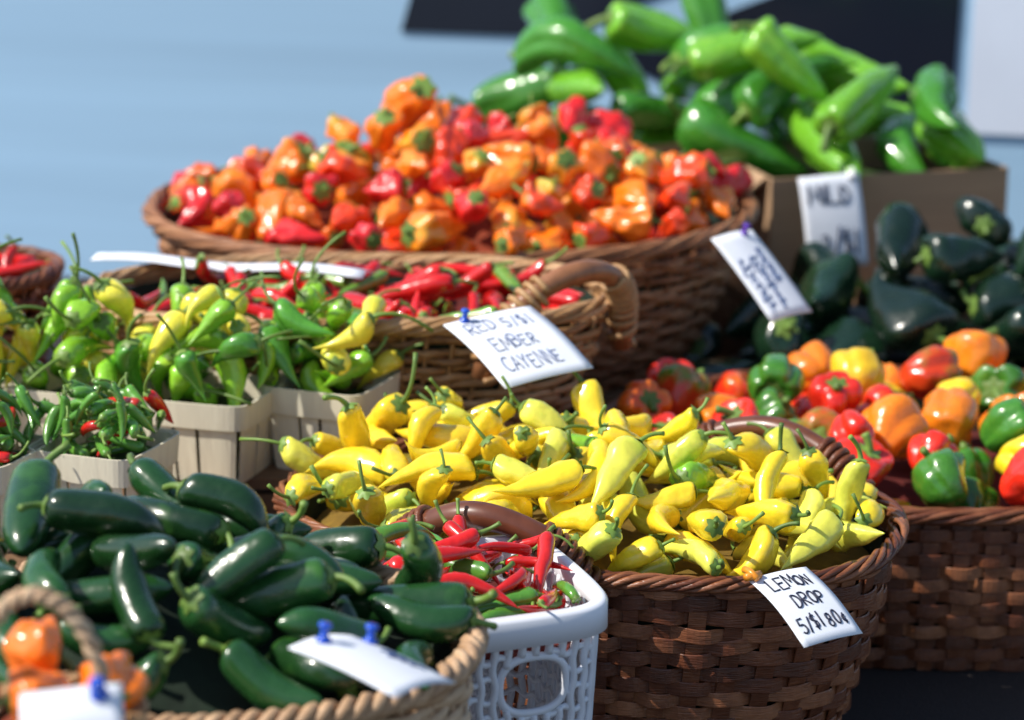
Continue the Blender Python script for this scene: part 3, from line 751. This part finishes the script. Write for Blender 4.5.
# ------------------------------------------------------------------ tags with handwriting
def arc(cx, cy, rx, ry, a0, a1, n=10): return [(cx+rx*math.cos(math.radians(a0+(a1-a0)*i/n)), cy+ry*math.sin(math.radians(a0+(a1-a0)*i/n))) for i in range(n+1)]
FONT = {
 'L': [[(0,1),(.02,0),(.55,.03)]], 'E': [[(.55,.98),(0,1),(.02,0),(.55,.02)],[(.02,.52),(.42,.54)]],
 'M': [[(0,0),(.08,1),(.36,.3),(.64,1),(.7,0)]], 'O': [arc(.32,.5,.32,.5,95,455,16)], 'N': [[(0,0),(.02,1),(.55,.02),(.57,1)]],
 'D': [[(0,0),(.02,1)]+arc(.05,.5,.5,.5,85,-88,10)], 'R': [[(0,0),(.02,1)]+arc(.2,.75,.32,.25,90,-90,8)+[(.04,.5),(.55,0)]],
 'P': [[(0,0),(.02,1)]+arc(.2,.73,.34,.27,90,-90,8)+[(.02,.46)]], 'B': [[(0,0),(.02,1)]+arc(.2,.76,.28,.24,90,-90,8)+[(.05,.52)]+arc(.22,.26,.32,.26,90,-90,8)+[(0,0)]],
 'A': [[(0,0),(.3,1),(.58,0)],[(.1,.36),(.5,.38)]], 'Y': [[(0,1),(.28,.5),(.56,1)],[(.28,.5),(.24,0)]], 'C': [arc(.34,.5,.32,.5,50,310,12)],
 'T': [[(0,1),(.6,.98)],[(.3,1),(.29,0)]], 'H': [[(0,0),(.02,1)],[(.52,0),(.54,1)],[(.01,.5),(.53,.52)]], 'I': [[(.1,1),(.1,0)]],
 'S': [arc(.28,.75,.24,.24,40,270,9)+arc(.28,.25,.26,.25,90,-140,9)], '5': [[(.5,1),(.08,.98),(.04,.56)]+arc(.24,.3,.28,.3,110,-140,9)],
 '/': [[(0,-.1),(.36,1.1)]], '$': [arc(.28,.73,.22,.2,40,270,9)+arc(.28,.29,.24,.24,90,-140,9),[(.28,1.12),(.27,-.12)]], '1': [[(.1,1),(.1,0)]],
 '8': [arc(.26,.75,.2,.24,-90,270,12)+arc(.26,.25,.25,.25,90,-270,12)], '0': [arc(.26,.5,.25,.5,95,455,14)], '3': [arc(.22,.75,.26,.24,140,-80,8)+arc(.22,.26,.3,.26,80,-140,8)],
 'c': [arc(.24,.42,.22,.28,50,310,9),[(.26,.85),(.22,0)]], ' ': []}
def tag(label, TL, TR, BL, d0, du, dw, lines, pins=(), ink='ink', curl=.004, scribble=(), lw=.0007):
    mpp = d0/FPX
    p0 = ray(*TL, d0); pu = ray(*TR, d0+du*mpp); pw_ = ray(*BL, d0+dw*mpp)
    U = pu-p0; W = pw_-p0; W = W - U*(W.dot(U)/U.dot(U))
    Nn = U.cross(W).normalized()
    if Nn.dot(CAM-p0) < 0: Nn = -Nn
    r = empty('price_tag', p0); tagit(r, label, 'price tag', 'handwritten white price tags')
    def S(u, v, off=0): return U*u + W*v + Nn*(off + curl*(math.sin(PI*v*1.1)+.5*math.sin(PI*u)))
    cb = MB(); n_ = 10; vs = [S(i/n_, j/n_) for j in range(n_+1) for i in range(n_+1)]
    fs = [(j*(n_+1)+i, j*(n_+1)+i+1, (j+1)*(n_+1)+i+1, (j+1)*(n_+1)+i) for j in range(n_) for i in range(n_)]
    cb.add(vs, fs); o = cb.build('card', M['paper'], r); md = o.modifiers.new('thickness', 'SOLIDIFY'); md.thickness = .0007; md.offset = 0
    rg = random.Random(len(label))
    for txt, u0, v0, wu, hv in lines:
        wr = MB()
        adv = []; x = 0
        for ch in txt:
            wch = {'M': .85, '1': .3, 'I': .3, '/': .5, ' ': .4}.get(ch, .78); adv.append(x); x += wch
        for ch, xx in zip(txt, adv):
            jy, js = rg.uniform(-.08, .08), rg.uniform(.88, 1.12)
            for pl in FONT[ch]:
                q = [S(u0+(xx+cx_*js)/x*wu, v0+hv*(1-(cy_*js+jy)), .0008) for cx_, cy_ in pl]
                wr.tube(q, lw, 5)
        wr.build('writing', M[ink], r)
    for u0, v0, u1, v1, amp, wv in scribble:
        wr = MB(); q = []
        for i in range(70):
            s_ = i/69; env = abs(noise.noise((s_*6.1, u0*9, v0*9)))*1.6+.25
            q.append(S(u0+(u1-u0)*s_ + amp*.35*math.sin(wv*s_*1.0)*(v1-v0 == 0), v0+(v1-v0)*s_ + amp*env*math.sin(wv*s_+math.sin(s_*9)), .0008))
        wr.tube(q, lw, 5); wr.build('writing', M[ink], r)
    for u, v, kind, mt in pins:
        pb = MB(); b0 = S(u, v, .0005); e = (Nn+Vector((0, 0, .8))).normalized()
        if kind == 'pin':
            pb.tube([b0, b0+e*.002, b0+e*.0025, b0+e*.010, b0+e*.0105, b0+e*.013], lambda q: [.0055, .0055, .003, .0028, .005, .0045][min(5, int(q*5+.5))], 12)
            pb.build('pushpin', M[mt], r)
        else:
            k = U.normalized(); d_ = W.normalized(); e = Nn
            pb.tube([b0+k*.0-d_*.012, b0+e*.004-d_*.004, b0+e*.005+d_*.006], .0032, 8); pb.tube([b0-k*.008+e*.003, b0+k*.008+e*.003], .0036, 8)
            pb.build('clip', M[mt], r)
    return r
tag('tilted white tag reading LEMON DROP clipped to the yellow pepper basket', (748,580), (806,567), (804,647), 2.08, 40, -63, [('LEMON', .16, .10, .70, .17), ('DROP', .30, .38, .52, .17), ('5/$1 80c', .12, .68, .84, .17)], ((.06, .0, 'clip', 'clip'),), lw=.00085)
tag('white tag reading RED EMBER CAYENNE pinned on the long chili basket', (443,325), (530,306), (505,388), 2.53, 55, -77, [('RED 5/$1', .14, .10, .72, .17), ('EMBER', .22, .40, .50, .17), ('CAYENNE', .16, .68, .64, .17)], ((.22, .03, 'pin', 'pin'),), 'ink_blue', lw=.00066)
tag('narrow tilted white tag on the right rim of the orange basket', (752,230), (812,312), (713,240), 3.02, -40, -40, [], ((.04, .3, 'pin', 'pin_purple'),), 'ink_blue', scribble=((.22, .3, .62, .3, .12, 38), (.3, .55, .9, .55, .1, 60), (.3, .8, .9, .8, .1, 52)), lw=.0009)
tag('white tag reading MILD on the front of the cardboard box', (798,178), (858,172), (795,272), 3.50, 12, -4, [('MILD', .12, .12, .74, .2), ('3/$1', .26, .62, .62, .24)], ((.9, .04, 'clip', 'clip_white'),), lw=.0017)
tag('white tag lying flat on the pale rim of the dark green basket', (288,648), (395,698), (352,634), 1.61, -62, 100, [], ((.10, .35, 'pin', 'pin'), (.2, .95, 'pin', 'pin')), 'ink_blue', scribble=((.4, .8, .75, .8, .1, 40),))
tag('white tag at the bottom left corner on the tiny handled basket', (20,694), (122,683), (24,760), 1.40, 4, -20, [], ((.78, .16, 'pin', 'pin'),), 'ink_blue')

# ------------------------------------------------------------------ parked van behind the stall
M['paint'] = simple('pale_blue_shaded_paint', (.42, .64, .88), .36, .20, 1., .35, stretch=(.25, .25, 7.))  # stretched noise paints soft bands of body shading into the colour
M['glass'] = simple('dark_car_glass', (.012, .016, .028), .12, .1, 3)
M['tyre'] = simple('tyre_rubber', (.02, .02, .02), .8, .2, 40)
M['alloy'] = simple('wheel_alloy', (.5, .5, .52), .3, .05, 20, metal=.9)
M['trim'] = simple('van_side_trim', (.40, .62, .86), .4, .05, 10)
M['lamp'] = simple('lamp_lens', (.7, .72, .75), .1, .05, 10, .5)
M['panel'] = simple('white_door_panel', (.74, .80, .92), .4, .05, 6, .3)
van = empty('parked_van', (.26, 5.90, 0), math.radians(-16)); tagit(van, 'pale blue van with dark windows parked behind the stall', 'van')
prof = [(-2.75,.30),(-2.80,.55),(-2.72,.95),(-1.9,1.10),(-1.35,1.75),(-1.15,1.9),(2.2,1.9),(2.3,1.7),(2.35,.5),(2.3,.30)]
arch = lambda cx_: [(cx_+.42*math.cos(a_), .30+.42*math.sin(a_)) for a_ in [PI*i/10 for i in range(11)]]
outl = prof + arch(1.45) + arch(-2.05)
bm = bmesh.new()
A = [bm.verts.new((x, -.9, z)) for x, z in outl]; f = bm.faces.new(A)
ex = bmesh.ops.extrude_face_region(bm, geom=[f]); bmesh.ops.translate(bm, vec=(0, 1.8, 0), verts=[e for e in ex['geom'] if isinstance(e, bmesh.types.BMVert)])
bmesh.ops.recalc_face_normals(bm, faces=bm.faces)
me = bpy.data.meshes.new('body'); bm.to_mesh(me); bm.free(); me.materials.append(M['paint'])
o = bpy.data.objects.new('body', me); col.objects.link(o); o.parent = van
md = o.modifiers.new('bevel', 'BEVEL'); md.width = .05; md.segments = 3; md.limit_method = 'ANGLE'; md.angle_limit = .6
def side_poly(name, pts, mat, y, th=.006):
    q = MB(); k = len(pts)
    vs = [(x, y, z) for x, z in pts]+[(x, y-th if y < 0 else y+th, z) for x, z in pts]
    q.add(vs, [tuple(range(k)), tuple(range(2*k-1, k-1, -1))]+[(i, (i+1) % k, k+(i+1) % k, k+i) for i in range(k)])
    return q.build(name, mat, van, False)
for sy in (-.9, .9):
    side_poly('window', [(-.255,1.0),(.07,1.0),(.27,1.08),(.62,1.22),(.62,1.5),(-.10,1.5)], M['glass'], sy)
    side_poly('window', [(.20,.96),(.40,.88),(.90,.78),(.92,1.5),(.76,1.5),(.76,1.19),(.47,1.075)], M['glass'], sy)
    side_poly('window', [(1.18,.95),(1.95,.95),(1.95,1.5),(1.18,1.5)], M['glass'], sy)
    side_poly('pillar_panel', [(.93,.84),(1.10,.84),(1.12,1.5),(.94,1.5)], M['panel'], sy, .010)
    side_poly('sill_trim', [(-1.55,.32),(.98,.32),(.98,.40),(-1.55,.40)], M['trim'], sy, .012)
q = MB(); q.sheet((-1.86,-.78,1.16),(-1.86,.78,1.16),(-1.40,.70,1.71),(-1.40,-.70,1.71), .01); wo = q.build('windshield', M['glass'], van, False)
for sy in (-.68, .68):
    q = MB(); q.box((-2.79, sy, .78), (.05, .30, .14)); q.build('headlight', M['lamp'], van, False)
for cx_ in (-2.05, 1.45):
    for sy in (-.80, .80):
        wh = bpy.data.objects.new('wheel', None); col.objects.link(wh); wh.parent = van; wh.location = (cx_, sy, .33)
        q = MB(); pts = [(.26*math.cos(2*PI*i/32), 0, .26*math.sin(2*PI*i/32)) for i in range(32)]; q.tube(pts, .075, 10, True); q.build('tyre', M['tyre'], wh)
        q = MB(); q.tube([(0, -.06, 0), (0, .06, 0)], .2, 20); q.build('rim', M['alloy'], wh)

# ------------------------------------------------------------------ leave out peppers buried deep in the heaps, then label the rest
bpy.context.view_layer.update()
dg = bpy.context.evaluated_depsgraph_get()
EYES = [CAM, CAM+Vector((-.45, 0, .05)), CAM+Vector((.45, 0, .05)), CAM+Vector((0, .1, .45))]
for made, place in HEAPS:
    keep = []
    for m in made:
        o, kind, vi = m[0], m[5], m[6]; vv = variants(kind)[vi][2]; mw = o.matrix_world
        names = {ch.name for ch in o.children}; ok = False
        step = max(1, len(vv)//26)
        cen = mw.translation
        for e in EYES:
            for v in vv[::step]:
                p = mw @ Vector(v)
                if (p-cen).dot(e-cen) < 0: continue
                d = p-e; hit = sc.ray_cast(dg, e, d.normalized(), distance=d.length+.01)
                if hit[0] and hit[4].name in names: ok = True; break
            if ok: break
        if ok: keep.append(m)
        else: m[0]['gone'] = 1
    label_heap(keep, place)
for o in [o for o in list(col.objects) if o.get('gone')]:
    for ch in list(o.children): bpy.data.objects.remove(ch)
    bpy.data.objects.remove(o)
